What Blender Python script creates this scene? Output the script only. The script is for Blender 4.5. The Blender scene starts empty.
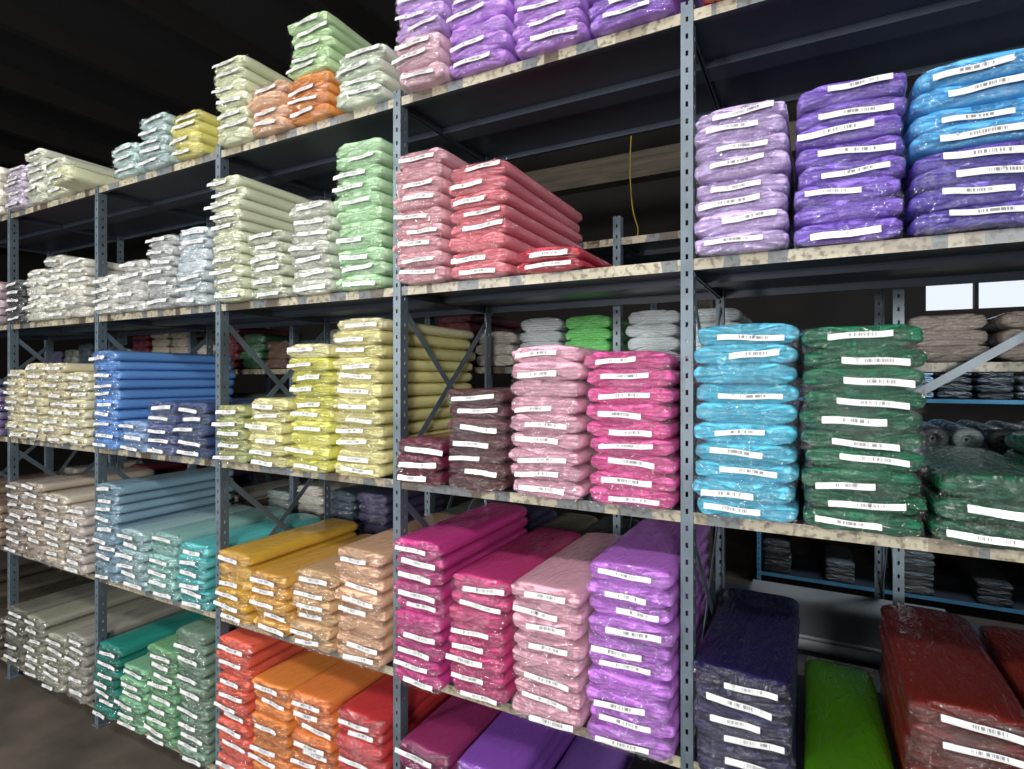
import bpy, math, random, colorsys
import numpy as np
from mathutils import Vector
random.seed(7); rng = np.random.default_rng(7)
sc = bpy.context.scene
sc.view_settings.view_transform = 'Standard'

# ------------------------------------------------------------------ helpers
def lin(h):
    h = h.lstrip('#'); o = []
    for i in (0, 2, 4):
        c = int(h[i:i+2], 16)/255
        o.append(c/12.92 if c <= .04045 else ((c+.055)/1.055)**2.4)
    return o
def nmat(name):
    m = bpy.data.materials.new(name); m.use_nodes = True
    nt = m.node_tree; return m, nt, nt.nodes['Principled BSDF']
def N(nt, t, **kw):
    n = nt.nodes.new(t)
    for k, v in kw.items(): setattr(n, k, v)
    return n
def ramp(nt, stops):
    r = nt.nodes.new('ShaderNodeValToRGB'); e = r.color_ramp.elements
    e[0].position, e[0].color = stops[0][0], (*stops[0][1], 1)
    e[1].position, e[1].color = stops[1][0], (*stops[1][1], 1)
    for p, c in stops[2:]:
        x = e.new(p); x.color = (*c, 1)
    return r

class MB:
    def __init__(s): s.v = []; s.f = []; s.m = []; s.t = []; s.uv = []; s.sm = []
    def add(s, vs, fs, mat=0, tint=1.0, uvs=None, smooth=False):
        b = len(s.v); s.v += [tuple(p) for p in vs]; s.t += [tint]*len(vs)
        s.uv += (uvs if uvs else [(0, 0)]*len(vs))
        for f in fs:
            s.f.append(tuple(b+i for i in f)); s.m.append(mat); s.sm.append(smooth)
    def box(s, x0, x1, y0, y1, z0, z1, mat=0):
        v = [(x, y, z) for x in (x0, x1) for y in (y0, y1) for z in (z0, z1)]
        s.add(v, [(0,1,3,2),(4,6,7,5),(0,4,5,1),(2,3,7,6),(0,2,6,4),(1,5,7,3)], mat)
    def bar(s, a, b, w, t, wdir, mat=0):
        a = Vector(a); b = Vector(b); d = (b-a).normalized(); wd = Vector(wdir)
        u = d.cross(wd).normalized()*w/2; n = wd.normalized()*t/2
        v = [p+su*u+sn*n for p in (a, b) for su in (-1, 1) for sn in (-1, 1)]
        s.add(v, [(0,1,3,2),(4,6,7,5),(0,4,5,1),(2,3,7,6),(0,2,6,4),(1,5,7,3)], mat)
    def obj(s, name, mats, parent=None):
        me = bpy.data.meshes.new(name); me.from_pydata(s.v, [], s.f)
        for m in mats: me.materials.append(m)
        me.polygons.foreach_set('material_index', s.m)
        me.polygons.foreach_set('use_smooth', s.sm)
        a = me.attributes.new('tint', 'FLOAT', 'POINT'); a.data.foreach_set('value', s.t)
        uvl = me.uv_layers.new(name='UVMap')
        li = np.zeros(len(me.loops), dtype=np.int32); me.loops.foreach_get('vertex_index', li)
        uvl.data.foreach_set('uv', np.array(s.uv, dtype=np.float32)[li].ravel())
        me.update()
        o = bpy.data.objects.new(name, me); sc.collection.objects.link(o)
        if parent: o.parent = parent
        return o

# ------------------------------------------------------------------ materials
_fab = {}
def fabric(hexc):
    if hexc in _fab: return _fab[hexc]
    m, nt, b = nmat('wrapped_fabric_'+hexc); L = nt.links.new
    hh, s_, v_ = colorsys.rgb_to_hsv(*lin(hexc))
    dark = v_ < .2
    c = colorsys.hsv_to_rgb(hh, min(1, s_*(1.03 if dark else .98)), min(.70, v_*(1.0 if dark else .98)))
    if not dark: c = [x*.98+.010 for x in c]
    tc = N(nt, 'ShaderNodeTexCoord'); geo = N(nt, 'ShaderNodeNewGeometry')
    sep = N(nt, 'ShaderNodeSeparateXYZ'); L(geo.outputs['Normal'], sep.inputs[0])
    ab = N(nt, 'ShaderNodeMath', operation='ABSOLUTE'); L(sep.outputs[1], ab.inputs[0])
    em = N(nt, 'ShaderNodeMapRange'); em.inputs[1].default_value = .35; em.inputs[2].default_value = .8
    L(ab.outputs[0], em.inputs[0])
    mp = N(nt, 'ShaderNodeMapping'); mp.inputs['Scale'].default_value = (1, .25, 1.3)
    L(tc.outputs['Object'], mp.inputs[0])
    cr = N(nt, 'ShaderNodeTexNoise'); cr.inputs['Scale'].default_value = 30; cr.inputs['Detail'].default_value = 3
    cr.inputs['Distortion'].default_value = 2.6; cr.inputs['Roughness'].default_value = .5; L(mp.outputs[0], cr.inputs['Vector'])
    bs = N(nt, 'ShaderNodeMath', operation='MULTIPLY_ADD'); bs.inputs[1].default_value = .50; bs.inputs[2].default_value = .50; L(em.outputs[0], bs.inputs[0])
    bp = N(nt, 'ShaderNodeBump'); bp.inputs['Distance'].default_value = .015; L(bs.outputs[0], bp.inputs['Strength'])
    L(cr.outputs[0], bp.inputs['Height'])
    bp2 = N(nt, 'ShaderNodeBump'); bp2.inputs['Strength'].default_value = .22; bp2.inputs['Distance'].default_value = .006
    L(cr.outputs[0], bp2.inputs['Height'])
    wv = N(nt, 'ShaderNodeTexWave', bands_direction='Z'); wv.inputs['Scale'].default_value = 34
    wv.inputs['Distortion'].default_value = 4; wv.inputs['Detail'].default_value = 2; wv.inputs['Detail Scale'].default_value = .7
    L(tc.outputs['Object'], wv.inputs['Vector'])
    wr = N(nt, 'ShaderNodeMapRange'); wr.inputs[1].default_value = .0; wr.inputs[2].default_value = .4
    wr.inputs[3].default_value = .5; wr.inputs[4].default_value = 0
    L(wv.outputs[1], wr.inputs[0])
    wm = N(nt, 'ShaderNodeMath', operation='MULTIPLY'); L(wr.outputs[0], wm.inputs[0]); L(em.outputs[0], wm.inputs[1])
    base = N(nt, 'ShaderNodeMix', data_type='RGBA'); base.inputs[6].default_value = (*c, 1)
    base.inputs[7].default_value = (*[x**1.12*.45 for x in c], 1); L(wm.outputs[0], base.inputs[0])
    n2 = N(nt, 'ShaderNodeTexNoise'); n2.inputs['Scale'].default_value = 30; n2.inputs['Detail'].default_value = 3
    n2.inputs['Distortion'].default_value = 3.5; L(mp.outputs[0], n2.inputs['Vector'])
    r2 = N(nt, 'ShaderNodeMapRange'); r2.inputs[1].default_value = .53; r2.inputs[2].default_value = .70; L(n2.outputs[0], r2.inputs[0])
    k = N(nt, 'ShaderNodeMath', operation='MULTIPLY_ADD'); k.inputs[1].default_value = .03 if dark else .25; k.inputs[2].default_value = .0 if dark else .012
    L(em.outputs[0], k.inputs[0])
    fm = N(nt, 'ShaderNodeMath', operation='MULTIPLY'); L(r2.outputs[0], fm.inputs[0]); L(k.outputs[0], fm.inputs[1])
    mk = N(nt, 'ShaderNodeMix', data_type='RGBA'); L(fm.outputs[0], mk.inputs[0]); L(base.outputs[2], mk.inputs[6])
    mk.inputs[7].default_value = (*[.4*x+.50 for x in c], 1)  # whitish haze and streaks of the plastic wrap, mixed into the colour
    at = N(nt, 'ShaderNodeAttribute', attribute_name='tint')
    ml = N(nt, 'ShaderNodeVectorMath', operation='SCALE'); L(mk.outputs[2], ml.inputs[0]); L(at.outputs['Fac'], ml.inputs['Scale'])
    L(ml.outputs[0], b.inputs['Base Color'])
    b.inputs['Roughness'].default_value = .6
    b.inputs['Specular IOR Level'].default_value = .15
    b.inputs['Coat Weight'].default_value = 1; b.inputs['Coat Roughness'].default_value = .07; b.inputs['Coat IOR'].default_value = 1.58 if dark else 1.72
    L(bp2.outputs[0], b.inputs['Normal']); L(bp.outputs[0], b.inputs['Coat Normal'])
    _fab[hexc] = m; return m

def label_mat():
    m, nt, b = nmat('barcode_label'); L = nt.links.new
    uv = N(nt, 'ShaderNodeUVMap', uv_map='UVMap'); s = N(nt, 'ShaderNodeSeparateXYZ'); L(uv.outputs[0], s.inputs[0])
    def math_(op, a, bb=None, c=None):
        n = N(nt, 'ShaderNodeMath', operation=op)
        for i, q in enumerate((a, bb, c)):
            if q is None: continue
            if isinstance(q, (int, float)): n.inputs[i].default_value = q
            else: L(q, n.inputs[i])
        return n.outputs[0]
    u, v = s.outputs[0], s.outputs[1]
    fl = math_('FLOOR', math_('MULTIPLY', u, 110.0))
    wn = N(nt, 'ShaderNodeTexWhiteNoise', noise_dimensions='1D'); L(fl, wn.inputs['W'])
    bar = math_('GREATER_THAN', wn.outputs[0], .42)
    fr = math_('FRACT', u)
    inu = math_('LESS_THAN', math_('ABSOLUTE', math_('SUBTRACT', fr, .55)), .22)
    inv = math_('LESS_THAN', math_('ABSOLUTE', math_('SUBTRACT', v, .58)), .26)
    tx = math_('MULTIPLY', math_('LESS_THAN', math_('ABSOLUTE', math_('SUBTRACT', v, .17)), .06), math_('LESS_THAN', math_('ABSOLUTE', math_('SUBTRACT', fr, .45)), .38))
    tot = math_('MAXIMUM', math_('MULTIPLY', math_('MULTIPLY', bar, inu), inv), math_('MULTIPLY', tx, .45))
    mx = N(nt, 'ShaderNodeMix', data_type='RGBA'); L(tot, mx.inputs[0])
    mx.inputs[6].default_value = (.56, .56, .555, 1); mx.inputs[7].default_value = (.14, .14, .15, 1)
    L(mx.outputs[2], b.inputs['Base Color']); b.inputs['Roughness'].default_value = .5
    b.inputs['Coat Weight'].default_value = .5; b.inputs['Coat Roughness'].default_value = .1
    return m
def film_mat():
    m, nt, b = nmat('clear_plastic_film'); L = nt.links.new
    nt.nodes.remove(b); out = nt.nodes['Material Output']
    tr = N(nt, 'ShaderNodeBsdfTransparent'); gl = N(nt, 'ShaderNodeBsdfGlossy')
    gl.inputs['Roughness'].default_value = .1
    tc = N(nt, 'ShaderNodeTexCoord'); n = N(nt, 'ShaderNodeTexNoise'); n.inputs['Scale'].default_value = 34; n.inputs['Detail'].default_value = 2.5
    n.inputs['Distortion'].default_value = 2.8
    mp = N(nt, 'ShaderNodeMapping'); mp.inputs['Scale'].default_value = (1, 1, 1.4); L(tc.outputs['Object'], mp.inputs[0])
    L(mp.outputs[0], n.inputs['Vector'])
    bp = N(nt, 'ShaderNodeBump'); bp.inputs['Distance'].default_value = .018; L(n.outputs[0], bp.inputs['Height'])
    L(bp.outputs[0], gl.inputs['Normal'])
    fr = N(nt, 'ShaderNodeFresnel'); fr.inputs[0].default_value = 1.5; L(bp.outputs[0], fr.inputs['Normal'])
    mm = N(nt, 'ShaderNodeMath', operation='MULTIPLY_ADD'); mm.inputs[1].default_value = .6; mm.inputs[2].default_value = .085; L(fr.outputs[0], mm.inputs[0])
    f = N(nt, 'ShaderNodeMixShader'); L(mm.outputs[0], f.inputs[0]); L(tr.outputs[0], f.inputs[1]); L(gl.outputs[0], f.inputs[2])
    L(f.outputs[0], out.inputs[0]); return m
def simple(name, hexc, rough=.6, metal=0, nscale=6, amt=.3, bump=0):
    m, nt, b = nmat(name); L = nt.links.new; c = lin(hexc)
    tc = N(nt, 'ShaderNodeTexCoord'); n = N(nt, 'ShaderNodeTexNoise'); n.inputs['Scale'].default_value = nscale; n.inputs['Detail'].default_value = 6
    L(tc.outputs['Object'], n.inputs['Vector'])
    r = ramp(nt, [(.3, [x*(1-amt) for x in c]), (.7, [min(1, x*(1+amt)) for x in c])]); L(n.outputs[0], r.inputs[0])
    L(r.outputs[0], b.inputs['Base Color']); b.inputs['Roughness'].default_value = rough; b.inputs['Metallic'].default_value = metal
    if bump:
        bp = N(nt, 'ShaderNodeBump'); bp.inputs['Distance'].default_value = bump; L(n.outputs[0], bp.inputs['Height']); L(bp.outputs[0], b.inputs['Normal'])
    return m
def lip_mat():
    """steel edge with old paper stickers and tape residue"""
    m, nt, b = nmat('worn_shelf_edge'); L = nt.links.new
    tc = N(nt, 'ShaderNodeTexCoord')
    mp = N(nt, 'ShaderNodeMapping'); mp.inputs['Scale'].default_value = (1, 1, .15); L(tc.outputs['Object'], mp.inputs[0])
    v = N(nt, 'ShaderNodeTexVoronoi', distance='CHEBYCHEV'); v.inputs['Scale'].default_value = 15; L(mp.outputs[0], v.inputs['Vector'])
    s = N(nt, 'ShaderNodeSeparateColor'); L(v.outputs['Color'], s.inputs[0])
    r = ramp(nt, [(.0, lin('5f6466')), (.26, lin('958d7a')), (.55, lin('a09984')), (.74, lin('7d7462')), (.88, lin('4f4438'))])
    r.color_ramp.interpolation = 'CONSTANT'; L(s.outputs[0], r.inputs[0])
    n = N(nt, 'ShaderNodeTexNoise'); n.inputs['Scale'].default_value = 60; n.inputs['Detail'].default_value = 5; L(tc.outputs['Object'], n.inputs['Vector'])
    rr = N(nt, 'ShaderNodeMapRange'); rr.inputs[1].default_value = .50; rr.inputs[2].default_value = .62; L(n.outputs[0], rr.inputs[0])
    q = N(nt, 'ShaderNodeMath', operation='MULTIPLY'); q.inputs[1].default_value = .7; L(rr.outputs[0], q.inputs[0])
    mx = N(nt, 'ShaderNodeMix', data_type='RGBA'); L(q.outputs[0], mx.inputs[0]); L(r.outputs[0], mx.inputs[6]); mx.inputs[7].default_value = (*lin('3f362d'), 1)
    L(mx.outputs[2], b.inputs['Base Color']); b.inputs['Roughness'].default_value = .4
    return m
def wood_mat():
    m, nt, b = nmat('old_timber'); L = nt.links.new
    tc = N(nt, 'ShaderNodeTexCoord'); mp = N(nt, 'ShaderNodeMapping'); mp.inputs['Scale'].default_value = (1, 12, 12); L(tc.outputs['Object'], mp.inputs[0])
    n = N(nt, 'ShaderNodeTexNoise'); n.inputs['Scale'].default_value = 2.5; n.inputs['Detail'].default_value = 8; L(mp.outputs[0], n.inputs['Vector'])
    r = ramp(nt, [(.3, lin('2f2922')), (.7, lin('52483b'))]); L(n.outputs[0], r.inputs[0]); L(r.outputs[0], b.inputs['Base Color']); b.inputs['Roughness'].default_value = .8
    return m

LABEL = label_mat(); FILM = film_mat()
STEEL = simple('painted_steel_grey', '55616a', .4, .2, 9, .25)
SHELF = simple('painted_steel_shelf', '39404c', .4, .2, 4, .2)
LIP = lip_mat(); WOOD = wood_mat()
CONC = simple('dark_concrete', '4a423b', .7, 0, 3, .45, .01)
DARKW = simple('dark_wall_paint', '1c1816', .9, 0, 2, .3)
CEIL = simple('dark_ceiling_boards', '070606', .95, 0, 2, .3)
BEAM = simple('dark_steel_beam', '15110f', .8, .1, 3, .3)
BLUEF = simple('blue_painted_steel', '4a8fb8', .5, 0, 8, .15)
YWIRE = simple('yellow_cable_sheath', 'b89a20', .5, 0, 8, .1)
BOARD = simple('grey_board', '8c9296', .7, 0, 5, .12)

# ------------------------------------------------------------------ room
def boxobj(name, dims, mat):
    b = MB(); b.box(*dims); return b.obj(name, [mat])
XL, XR, YF, YB, ZC = -13, 5.0, -5.5, 5.2, 4.9
boxobj('floor', (XL, XR, YF, YB, -.1, 0), CONC)
boxobj('wall_left', (XL-.15, XL, YF, YB, 0, ZC), DARKW)
boxobj('wall_right', (XR, XR+.15, YF, YB, 0, ZC), DARKW)
WX0, WX1, WZ0, WZ1 = 1.22, 2.2, 2.28, 2.75
b = MB(); b.box(XL, WX0, YB, YB+.15, 0, ZC); b.box(WX1, XR, YB, YB+.15, 0, ZC); b.box(WX0, WX1, YB, YB+.15, WZ1, ZC); b.box(WX0, WX1, YB, YB+.15, 0, WZ0)
b.obj('wall_back', [DARKW])
b = MB()
for xa, xb in ((XL, -7.2), (-2.2, -.6), (4.4, XR)): b.box(xa, xb, YF-.15, YF, 0, ZC)
for xa, xb in ((-7.2, -2.2), (-.6, 4.4)): b.box(xa, xb, YF-.15, YF, 3.6, ZC)
b.obj('light_block_wall_front', [DARKW])  # unseen wall added to cut daylight; openings sized for contrast and fill
boxobj('ceiling', (XL, XR, YF, YB, ZC, ZC+.1), CEIL)
b = MB()
for x in (WX0, 1.62, WX1-.03): b.box(x, x+.03, YB+.02, YB+.1, WZ0, WZ1)
for z in (WZ0, WZ1-.03): b.box(WX0, WX1, YB+.03, YB+.09, z, z+.03)
b.obj('window_1', [BEAM])
b = MB()
x = XL+.6
while x < XR:
    b.box(x, x+.1, YF, YB, ZC-.22, ZC); x += 1.3
b.obj('roof_joists', [BEAM])
b = MB()
for y in (-2.2, 2.9):
    b.box(XL, XR, y, y+.1, ZC-.32, ZC-.22); b.box(XL, XR, y, y+.1, ZC-1.0, ZC-.92)
    x = XL; up = True
    while x < XR-.7:
        a, c = (ZC-.92, ZC-.32) if up else (ZC-.32, ZC-.92)
        b.bar((x, y+.05, a), (x+.7, y+.05, c), .06, .05, (0, 1, 0)); x += .7; up = not up
b.obj('roof_truss', [BEAM])
boxobj('timber_roof_beam', (-5, 4.9, 3.0, 3.14, 3.27, 3.48), WOOD)
b = MB(); b.box(-.52, -.40, 2.98, 3.12, 0, 3.27); b.obj('timber_column', [WOOD])
def tube(name, pts, r, mat):
    cu = bpy.data.curves.new(name, 'CURVE'); cu.dimensions = '3D'; cu.bevel_depth = r; sp = cu.splines.new('NURBS')
    sp.points.add(len(pts)-1); sp.use_endpoint_u = True; sp.order_u = 3
    for p, q in zip(sp.points, pts): p.co = (*q, 1)
    cu.materials.append(mat); o = bpy.data.objects.new(name, cu); sc.collection.objects.link(o); return o
tube('hanging_yellow_cable', [(-.52, 1.45, 3.4), (-.57, 1.45, 2.9), (-.56, 1.45, 2.55), (-.50, 1.42, 2.4), (-.57, 1.4, 2.33), (-.60, 1.4, 2.42)], .003, YWIRE)

# ------------------------------------------------------------------ racks
W, D = .914, .574
Z = {0: 2.563, 1: 1.948, 2: 1.322, 3: .708, 4: .09}
def flange(b, x0, x1, y0, y1, z0, z1, axis):
    lo, hi = (x0, x1) if axis == 'x' else (y0, y1)
    w = hi-lo; s = w*.39
    def bx(a, c, za, zb):
        if axis == 'x': b.box(a, c, y0, y1, za, zb)
        else: b.box(x0, x1, a, c, za, zb)
    bx(lo, lo+s, z0, z1); bx(hi-s, hi, z0, z1)
    z = z0
    while z < z1:
        bx(lo+s, hi-s, z, min(z+.029, z1)); z += .042
def rack(pname, xs, y0, dpt, levels, top, braces, steel=None, lip=None):
    steel = steel or STEEL; lip = lip or LIP
    p = bpy.data.objects.new(pname, None); sc.collection.objects.link(p)
    for i, x in enumerate(xs):
        b = MB()
        flange(b, x-.015, x+.015, y0-.004, y0-.001, 0, top, 'x')
        flange(b, x+.012, x+.015, y0-.001, y0+.034, 0, top, 'y')
        flange(b, x-.015, x+.015, y0+dpt+.001, y0+dpt+.004, 0, top, 'x')
        flange(b, x+.012, x+.015, y0+dpt-.034, y0+dpt+.001, 0, top, 'y')
        b.box(x-.03, x+.03, y0-.01, y0+.04, 0, .006); b.box(x-.03, x+.03, y0+dpt-.04, y0+dpt+.01, 0, .006)
        b.obj('post_pair_%d' % (i+1), [steel], p)
        b = MB()
        for za, zb in braces:
            b.bar((x+.010, y0+.01, zb), (x+.010, y0+dpt-.01, za), .022, .003, (1, 0, 0))
            b.bar((x+.004, y0+.01, za), (x+.004, y0+dpt-.01, zb), .022, .003, (1, 0, 0))
        b.obj('side_brace_%d' % (i+1), [steel], p)
    k = 0
    for i in range(len(xs)-1):
        xa, xb = xs[i]+.003, xs[i+1]-.003
        for z in levels:
            k += 1; b = MB(); h = .014
            b.box(xa, xb, y0+.001, y0+dpt-.001, z+h-.003, z+h)
            b.box(xa, xb, y0, y0+.003, z-h, z+h, 1)
            b.box(xa, xb, y0+.003, y0+.016, z-h, z-h+.003, 0)
            b.box(xa, xb, y0+dpt-.003, y0+dpt, z-h, z+h)
            b.box(xa, xb, y0+dpt-.016, y0+dpt-.003, z-h, z-h+.003, 0)
            b.box(xa, xa+.003, y0+.003, y0+dpt-.003, z-h, z+h-.003); b.box(xb-.003, xb, y0+.003, y0+dpt-.003, z-h, z+h-.003)
            b.box(xa+.003, xb-.003, y0+dpt/2-.04, y0+dpt/2+.04, z-h+.004, z+h-.003)
            b.obj('shelf_%d' % k, [SHELF, lip], p)
    return p
r1 = rack('steel_shelving_rack', [-W*5, -W*4, -W*3, -W*2, -W, 0, W, 2*W], 0, D, [Z[i] for i in range(5)], 2.60,
     [(Z[2]+.05, Z[1]-.05), (Z[3]+.05, Z[2]-.05)])
b = MB()
b.bar((.03, D+.012, Z[2]-.05), (W-.03, D+.012, Z[1]-.10), .024, .003, (0, 1, 0))
b.obj('rear_brace', [STEEL], r1)
Y2 = .70
xs2 = [-4.97+i*W for i in range(8)]
Z2 = [2.2, 1.70, 1.2, .72, .09]
r2 = rack('steel_shelving_rack.001', xs2, Y2, D, Z2, 2.30, [(.8, 1.6)])
Y3 = 3.5
xs3 = [-.10+i*W for i in range(5)]
Z3 = [2.0, 1.5, 1.0, .55, .09]
r3 = rack('steel_shelving_rack.002', xs3, Y3, D, Z3, 2.1, [(.8, 1.6)], BLUEF, BLUEF)

# ------------------------------------------------------------------ fabric bolts
SEC = 44
ang = np.linspace(0, 2*np.pi, SEC, endpoint=False)
def bolt(b, cx, yf, z0, w, h, L, yaw, mat, lab=True, detail=True):
    ca, sa = np.cos(ang), np.sin(ang)
    px = np.sign(ca)*np.abs(ca)**(2/4.2); pz = np.sign(sa)*np.abs(sa)**(2/3.0)
    mid = [.10, .16, .24, .34, .46][: (5 if L > .5 else 4)]
    e = [(0.0, .0), (.0, .4), (.001, .76), (.003, .92), (.008, .968), (.018, .988), (.04, 1.0), (.065, 1.01)]
    ys = [q[0] for q in e]+mid+[L-.03, L-.015, L-.006, L-.001, L]
    ss = [q[1] for q in e]+[1.0]*len(mid)+[1.0, .97, .88, .5, 0.0]
    ph = rng.uniform(0, 6.28, 8); am = rng.uniform(.3, 1, 8)
    V = []
    sag = rng.uniform(-.002, .002)
    for y, s in zip(ys, ss):
        fr = math.exp(-y/.05)
        wob = 1 + (.009*am[0]*np.sin(3*ang+ph[0]+y*8) + .006*am[1]*np.sin(7*ang+ph[1]+y*20))
        crk = fr*(.026*am[2]*np.sin(9*ang+ph[2]+y*60) + .024*am[3]*np.sin(5*ang+ph[3]) + .020*am[6]*np.sin(15*ang+ph[6]+y*90)) if s > .3 else 0
        sx = s*(wob+crk*.5)*w/2; sz = s*(wob+crk*1.6)*h/2
        X = px*sx; Zz = pz*sz + sag*np.cos(X/w*6)
        bulge = -.005*(1-s*s) if y < .1 else 0
        Y = np.full(SEC, y) + bulge + (fr*(.0035*np.sin(4*ang+ph[4])+.003*np.sin(9*ang+ph[5]))*min(1, s*1.5))
        V.append(np.stack([X, Y, Zz], 1))
    V = np.concatenate(V)
    V[:, 2] += h/2
    c, s_ = math.cos(yaw), math.sin(yaw)
    ym = V[:, 1]-L/2
    X = V[:, 0]*c - ym*s_; Y = V[:, 0]*s_ + ym*c + L/2
    V = np.stack([X+cx, Y+yf, V[:, 2]+z0], 1)
    R = len(ys); F = []
    for r in range(R-1):
        for i in range(SEC):
            j = (i+1) % SEC
            F.append((r*SEC+i, (r+1)*SEC+i, (r+1)*SEC+j, r*SEC+j))
    b.add(V.tolist(), F, mat, float(rng.uniform(.86, 1.07)), smooth=True)
    def P(x, y, z):
        y2 = y-L/2
        return (x*c-y2*s_+cx, x*s_+y2*c+L/2+yf, z+z0)
    if lab:
        lw = random.uniform(.105, .145); lh = random.uniform(.0115, .015); ox = random.uniform(-.030, .030); oz = h*random.uniform(.30, .60)
        til = random.uniform(-.08, .08); u0 = random.randint(0, 400); nn = 12; vs = []; uv = []; fs = []
        for j in (0, 1):
            for i in range(nn+1):
                t = i/nn-.5; x = ox+t*lw
                z = oz+(j-.5)*lh+til*t*lw+.0010*math.sin(i*.6+u0)
                vs.append(P(x, -.0175-.0012*math.sin(i*.8+u0)+.003*j, z)); uv.append((u0+i/nn*.999, j))
        for i in range(nn): fs.append((i, i+1, nn+2+i, nn+1+i))
        b.add(vs, fs, 1, 1.0, uv, smooth=True)
    if detail:
        nn = 20; vs = []; fs = []; p1, p2 = random.uniform(0, 6), random.uniform(0, 6)
        hi = h*random.uniform(.85, 1.02); lo = -h*random.uniform(.0, .12)
        for i in range(nn+1):
            t = i/nn-.5; x = t*w*.98
            wv = .004*math.sin(i*1.3+p1)+.003*math.sin(i*2.6+p2)
            for j in range(4):
                q = j/3
                z = lo+(hi-lo)*q+.002*math.sin(i*2.3+j*1.7+p2)
                y = -.012+wv*(1-abs(q-.5))+.012*(2*q-1)**2*(1 if q > .5 else .3)+(2*abs(t))**4*.014
                vs.append(P(x, y, z))
        for i in range(nn):
            for j in range(3):
                a = i*4+j; fs.append((a, a+4, a+5, a+1))
        b.add(vs, fs, 2, 1.0, smooth=True)

def stack(name, x0, x1, ztop, segs, th=.0452, L=.58, yf=-.03, yaw=0, lab=True, detail=True, jit=1.0):
    cols = []; b = MB(); z = ztop+.001
    for n, c in segs:
        if c not in cols: cols.append(c)
    slot = {}
    mats = [fabric(cols[0]), LABEL, FILM]; slot[cols[0]] = 0
    for c in cols[1:]: slot[c] = len(mats); mats.append(fabric(c))
    w0 = x1-x0-.002; cx = (x0+x1)/2
    for n, c in segs:
        for i in range(n):
            h = th*random.uniform(.92, 1.07); w = w0*random.uniform(.960, 1.0)
            bolt(b, cx+random.uniform(-.005, .005)*jit, yf+random.uniform(-.013, .010)*jit, z-.001, w, h*1.09, L*random.uniform(.97, 1.0),
                 yaw+random.uniform(-.014, .014)*jit, slot[c], lab and random.random() < .92, detail)
            z += h
    return b.obj(name, mats)
def S(name, s, x0, x1, *segs, **k): return stack(name+'_fabric_bolt_stack', x0, x1, Z[s]+.014, list(segs), **k)

# --- bay right
S('red', 0, .03, .24, (5, 'b02030'))
S('blue', 0, .25, .46, (5, '2f6fb8')); S('green', 0, .47, .68, (6, '2f7a58'))
S('lavender', 1, .017, .230, (8, 'cab2e6'), th=.0430)
S('purple', 1, .234, .446, (8, '7c58c6'), th=.0430)
S('blue_and_purple', 1, .451, .69, (4, '5642ac'), (4, '3ea4e0'), th=.0405)
S('turquoise', 2, .017, .246, (10, '44b6d6'), th=.0462)
S('dark_green', 2, .250, .482, (10, '0f5a3e'), th=.0447)
S('dark_green', 2, .488, .715, (3, '144e36'), th=.045, yf=-.035)
S('navy', 3, .017, .240, (6, '1c1840'), th=.0435)
S('olive_green', 3, .250, .436, (2, '3a6a10'), th=.043, yf=-.10, L=.63)
S('burgundy', 3, .446, .665, (6, '5e1e1a'), th=.0475, yf=-.01)
S('rust', 3, .675, .88, (6, '641e16'), yf=0.0)
S('teal', 4, .03, .24, (9, '1d6a72')); S('blue', 4, .25, .46, (8, '2b4aa0')); S('grey', 4, .48, .69, (9, '6a6a72'))
S('cobalt', 1, .70, .89, (7, '2a4fb0')); S('forest_green', 2, .725, .89, (4, '20604a'))
# --- bay 1
S('pink_and_orchid', 0, -.89, -.704, (3, 'ecc2d0'), (4, 'c49ce0'), th=.0455, yf=-.045)
S('orchid', 0, -.70, -.486, (7, 'b680dc')); S('violet', 0, -.481, -.262, (7, 'b480da')); S('purple', 0, -.255, -.03, (7, '8e60c4'))
S('rose_pink', 1, -.893, -.700, (9, 'eeb0bb'), th=.0450, L=.60, yf=-.045)
S('coral', 1, -.698, -.490, (8, 'e47a88'), th=.0415, L=.62)
S('red', 1, -.470, -.262, (2, 'c8223e'), th=.030, L=.58)
S('maroon', 2, -.893, -.708, (3, '662038'), th=.046, yf=-.045)
S('dark_plum', 2, -.700, -.495, (7, '5a363c'), th=.0435)
S('blush_pink', 2, -.489, -.264, (9, 'eeb4ca'), th=.0460)
S('hot_pink', 2, -.258, -.026, (9, 'e2529f'), th=.0440)
S('magenta', 3, -.893, -.700, (10, 'bc267e'), th=.0445, L=.61, yf=-.045)
S('raspberry', 3, -.694, -.490, (8, 'c02e74'), th=.0450, L=.61)
S('pale_pink', 3, -.484, -.264, (8, 'e6acbe'), th=.0470, L=.60)
S('orchid', 3, -.258, -.026, (10, 'b468ce'), th=.0460, L=.60)
S('magenta', 4, -.89, -.69, (9, '8c1f5c')); S('purple', 4, -.68, -.47, (9, '7a3fa6')); S('lavender', 4, -.46, -.25, (7, '8b5fc0')); S('black', 4, -.24, -.03, (8, '1c1820'))
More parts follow.
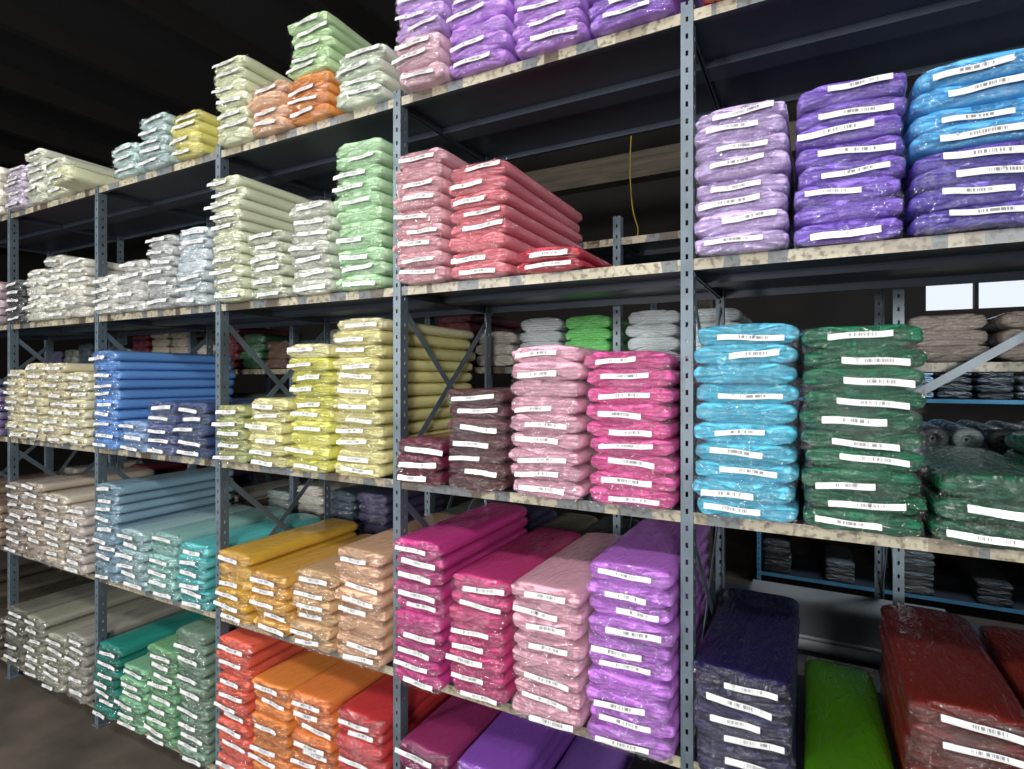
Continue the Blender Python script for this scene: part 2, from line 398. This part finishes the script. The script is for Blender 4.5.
# --- bay 2
S('cream', 0, -1.805, -1.61, (7, 'dbddbc'))
S('peach', 0, -1.60, -1.40, (4, 'f2c09c'))
S('orange_and_mint', 0, -1.395, -1.185, (4, 'f0963c'), (5, 'bcdca6'), th=.0405)
S('pale_mint', 0, -1.165, -.95, (4, 'd2dcc8'))
S('ivory_green', 1, -1.805, -1.62, (11, 'd8dcc0'), th=.0440, L=.6, yf=-.045)
S('sage', 1, -1.612, -1.405, (6, 'ccd1bb'), th=.042)
S('white_grey', 1, -1.385, -1.175, (7, 'cccfc2'), th=.045)
S('mint_green', 1, -1.162, -.946, (11, 'b2d9ac'), th=.0445)
S('olive', 2, -1.80, -1.62, (5, 'a4a96c'), th=.044)
S('pale_yellow', 2, -1.61, -1.405, (6, 'dcd696'), th=.042)
S('yellow_green', 2, -1.392, -1.178, (9, 'd2d05c'), (1, 'e2dca6'), th=.0450)
S('cream_yellow', 2, -1.168, -.946, (11, 'e4dc94'), (1, 'e8e0b0'), th=.0440)
S('mustard', 3, -1.80, -1.60, (6, 'd6a62e'), th=.045, L=.6)
S('gold', 3, -1.59, -1.385, (5, 'd49e40'), th=.043, L=.6)
S('tan', 3, -1.372, -1.165, (6, 'd0a87a'), th=.0448)
S('peach_tan', 3, -1.158, -.944, (8, 'd8ac8a'), th=.0455)
S('red_orange', 4, -1.80, -1.60, (12, 'dc563c')); S('orange', 4, -1.59, -1.38, (10, 'e4862c')); S('amber_orange', 4, -1.372, -1.165, (10, 'dc782c')); S('scarlet', 4, -1.158, -.944, (10, 'c4262c'))
# --- bay 3
S('pale_teal', 0, -2.56, -2.35, (3, 'bcd4d0')); S('grey_teal', 0, -2.33, -2.12, (5, 'aec4c4'), th=.043); S('yellow', 0, -2.10, -1.90, (4, 'e6de7c'))
S('white', 1, -2.70, -2.50, (4, 'dcdbd4')); S('pearl_grey', 1, -2.49, -2.29, (5, 'd0d0cc')); S('silver', 1, -2.275, -2.07, (7, 'b8bbba')); S('ice_white', 1, -2.06, -1.86, (7, 'd4dfe5'))
S('blue', 2, -2.71, -2.495, (10, '5c94d8'), L=.6); S('slate_blue', 2, -2.48, -2.28, (3, '7896c0')); S('navy_blue', 2, -2.27, -2.07, (5, '3a4b80')); S('denim_blue', 2, -2.06, -1.855, (5, '3a4a72'))
S('steel_blue', 3, -2.71, -2.50, (10, '7a9cae'), L=.6); S('aqua_grey', 3, -2.485, -2.28, (6, '98b6ba')); S('sea_green', 3, -2.27, -2.065, (6, '84b4ae')); S('teal', 3, -2.055, -1.85, (6, '4aaeb0'), L=.6)
S('dark_teal', 4, -2.70, -2.50, (7, '287a6e')); S('leaf_green', 4, -2.485, -2.28, (6, '74aa84')); S('fern_green', 4, -2.27, -2.065, (9, '669c70')); S('grey_green', 4, -2.055, -1.855, (12, '6a8874'))
# --- bay 4
S('lilac_white', 0, -3.62, -3.40, (5, 'd0c6d8')); S('ivory', 0, -3.38, -3.17, (6, 'dadccb')); S('ivory', 0, -3.15, -2.94, (4, 'dedfc8'))
stack('cream_fabric_bolt', -2.93, -2.70, Z[0]+.015, [(1, 'dedfb8')], th=.07, yf=-.12)
S('charcoal', 1, -3.62, -3.42, (5, '505154')); S('off_white', 1, -3.39, -3.18, (6, 'dcdace')); S('off_white', 1, -3.165, -2.965, (7, 'dfdccf')); S('off_white', 1, -2.955, -2.77, (6, 'dad7ca'))
S('cream', 2, -3.62, -3.41, (8, 'd8d0ac')); S('cream', 2, -3.39, -3.18, (9, 'dbd3ae')); S('beige', 2, -3.165, -2.965, (9, 'd4cbaa')); S('cream', 2, -2.955, -2.77, (8, 'dbd5b2'))
S('taupe', 3, -3.62, -3.41, (8, 'a0948a')); S('taupe', 3, -3.39, -3.18, (9, 'b0a294')); S('beige', 3, -3.165, -2.965, (8, 'c0b6a6')); S('oat', 3, -2.955, -2.77, (7, 'bcb2aa'))
S('charcoal', 4, -3.62, -3.41, (7, '6e6a62')); S('moss_grey', 4, -3.39, -3.18, (7, '8a8878')); S('moss_grey', 4, -3.165, -2.965, (6, '9a9a88')); S('grey_brown', 4, -2.955, -2.77, (7, '908c82'))
# --- bay 5
for s, cc in ((0, ['c3b7ce', 'd4d0c0']), (1, ['b08088', '9a8a90']), (2, ['4a3a62', '5a5070']), (3, ['6a5a50', '7a6a5a']), (4, ['3a342c', '4a443c'])):
    for i in range(4):
        stack('mixed_fabric_bolt_stack', -4.54+i*.218, -4.34+i*.218, Z[s]+.016, [(random.randint(4, 6), cc[i % 2])], detail=False)
# --- bay at far right (out of frame)
for s, c in ((0, '8a3a8a'), (1, '3a6ab0'), (2, '3a8a5a'), (3, '7a3030'), (4, '505060')):
    for i in range(4):
        stack('mixed_fabric_bolt_stack', .95+i*.218, 1.15+i*.218, Z[s]+.016, [(random.randint(5, 8), c)], detail=False)
# --- rear rack contents
pal = ['6a6f66', '4a342a', '99948a', '2a4a34', '44405a', '88806f', '5a2430', '788480', '36404a']
for bi in range(7):
    for zi, z in enumerate(Z2):
        for i in range(4):
            x0 = xs2[bi]+.03+i*.218
            if zi == 0: continue
            if xs2[bi] > -.6 and zi == 3: continue
            c = random.choice(pal); n = random.randint(3, 7) if zi > 1 else random.randint(4, 6)
            if zi == 1:
                if -.1 < x0 < .45: continue
                n = 3 if x0 > .2 else 4
                if x0 > .2: c = '857a72'
                elif -.75 < x0 < -.5: c = '5cb458'
                elif -1.0 < x0: c = random.choice(['a9afb2', 'b8c0c4'])
                else: n = random.randint(3, 5)
            if zi == 2 and bi >= 3:
                n = 3
                if x0 > .2: n = 4; c = random.choice(['5a6468', '98a6ac', '3a3f46'])
                elif x0 > -.1: n = 5; c = '2a2c30'
            stack('stored_fabric_bolt_stack', x0, x0+.205, z+.016, [(n, c)], yf=Y2+.01, L=.5, detail=False, lab=False, th=.05)
for bi in range(4):
    for z in Z3[1:]:
        for i in range(4):
            x0 = xs3[bi]+.03+i*.218
            low = z < 1.2
            if low and i % 2: continue
            stack('distant_fabric_bolt_stack', x0, x0+.205, z+.016, [(random.randint(3, 6), random.choice(['3c4248', '5a6268', '2e3a44'] if low else ['c8d8e2', '8fb8d4', 'dfe6ea', '5f93b8', '485058']))], yf=Y3+.01, L=.5, detail=False, lab=False, th=.05)
b = MB()
for i in range(5):
    o = random.uniform(-.012, .012)
    b.box(.05+o, .72+o, Y2+.03+o, Y2+.52+o, Z2[3]+.0145+i*.011, Z2[3]+.0245+i*.011)
b.obj('grey_board_stack', [BOARD])
def roll(cx, y0, cz, r, L, c):
    b = MB(); M = 24; vs = []; fs = []
    prof = [(.03, .12), (.03, .40), (.0, .42), (-.004, .6), (0, .9), (.004, 1), (.03, 1.02), (L*.5, 1.03), (L-.03, 1.0), (L, .95), (L, .1)]
    for y, s in prof:
        for i in range(M):
            a = 2*math.pi*i/M; q = r*s*(1+.04*math.sin(3*a+cx*9))
            vs.append((cx+q*math.cos(a), y0+y, cz+q*math.sin(a)))
    for k in range(len(prof)-1):
        for i in range(M):
            j = (i+1) % M; fs.append((k*M+i, (k+1)*M+i, (k+1)*M+j, k*M+j))
    b.add(vs, fs, 0, 1.0, smooth=True); b.obj('fabric_roll', [fabric(c)])
for i, c in enumerate(['2c2e33', '8a9aa2', '3b3f45', '75858b', '2a2e30', '98a4a8', '54585c']):
    roll(.44+i*.085, Y2+.03, Z2[2]+.016+.225+.035, .038, .48, c)

# ------------------------------------------------------------------ camera
cd = bpy.data.cameras.new('camera'); cam = bpy.data.objects.new('camera', cd); sc.collection.objects.link(cam)
cd.sensor_width = 36; cd.lens = 560/1024*36; cd.shift_y = -7.5/1024; cd.clip_start = .02
cam.location = (.271, -1.43, 1.67); cam.rotation_euler = (math.pi/2, 0, math.radians(28.1))
sc.camera = cam

# ------------------------------------------------------------------ light
w = bpy.data.worlds.new('world'); sc.world = w; w.use_nodes = True
w.node_tree.nodes['Background'].inputs[0].default_value = (.86, .93, 1, 1); w.node_tree.nodes['Background'].inputs[1].default_value = 1.0
def area(name, loc, tgt, sx, sy, P, col=(1, 1, 1)):
    l = bpy.data.lights.new(name, 'AREA'); l.shape = 'RECTANGLE'; l.size = sx; l.size_y = sy; l.energy = P; l.color = col
    o = bpy.data.objects.new(name, l); sc.collection.objects.link(o); o.location = loc
    o.rotation_euler = (Vector(tgt)-Vector(loc)).to_track_quat('-Z', 'Y').to_euler(); return o
area('added_highlight_panel_right', (1.7, -5.2, 2.4), (-.2, 0, 1.2), .8, .8, 200, (1, .99, .96))  # small panel added at the door opening for brightness and sharp highlights
area('added_highlight_panel_left', (-3.6, -5.2, 2.4), (-1.8, 0, 1.2), .8, .8, 215, (1, .99, .96))  # matching panel added on the left, for reflections in the wrap
area('added_highlight_strip', (.2, -2.3, 3.6), (.1, -.2, 1.0), 2.2, .10, 48, (1, .98, .95))  # strip added overhead for crisp streaks on the plastic, no fixture
area('added_highlight_strip.001', (-3.0, -2.3, 3.6), (-2.6, -.2, 1.0), 2.2, .10, 55, (1, .98, .95))  # second added strip, highlights for the left bays
area('added_glint_light', (-1.0, -4.8, 1.5), (-.6, 0, 1.2), .35, .35, 60, (1, .99, .97))  # small bright source added behind the camera for extra glints
area('added_rear_fill', (1.6, 2.6, 3.4), (1.2, 3.6, 1.2), 1.5, .5, 55, (.85, .93, 1))  # fill light added to brighten the distant rack
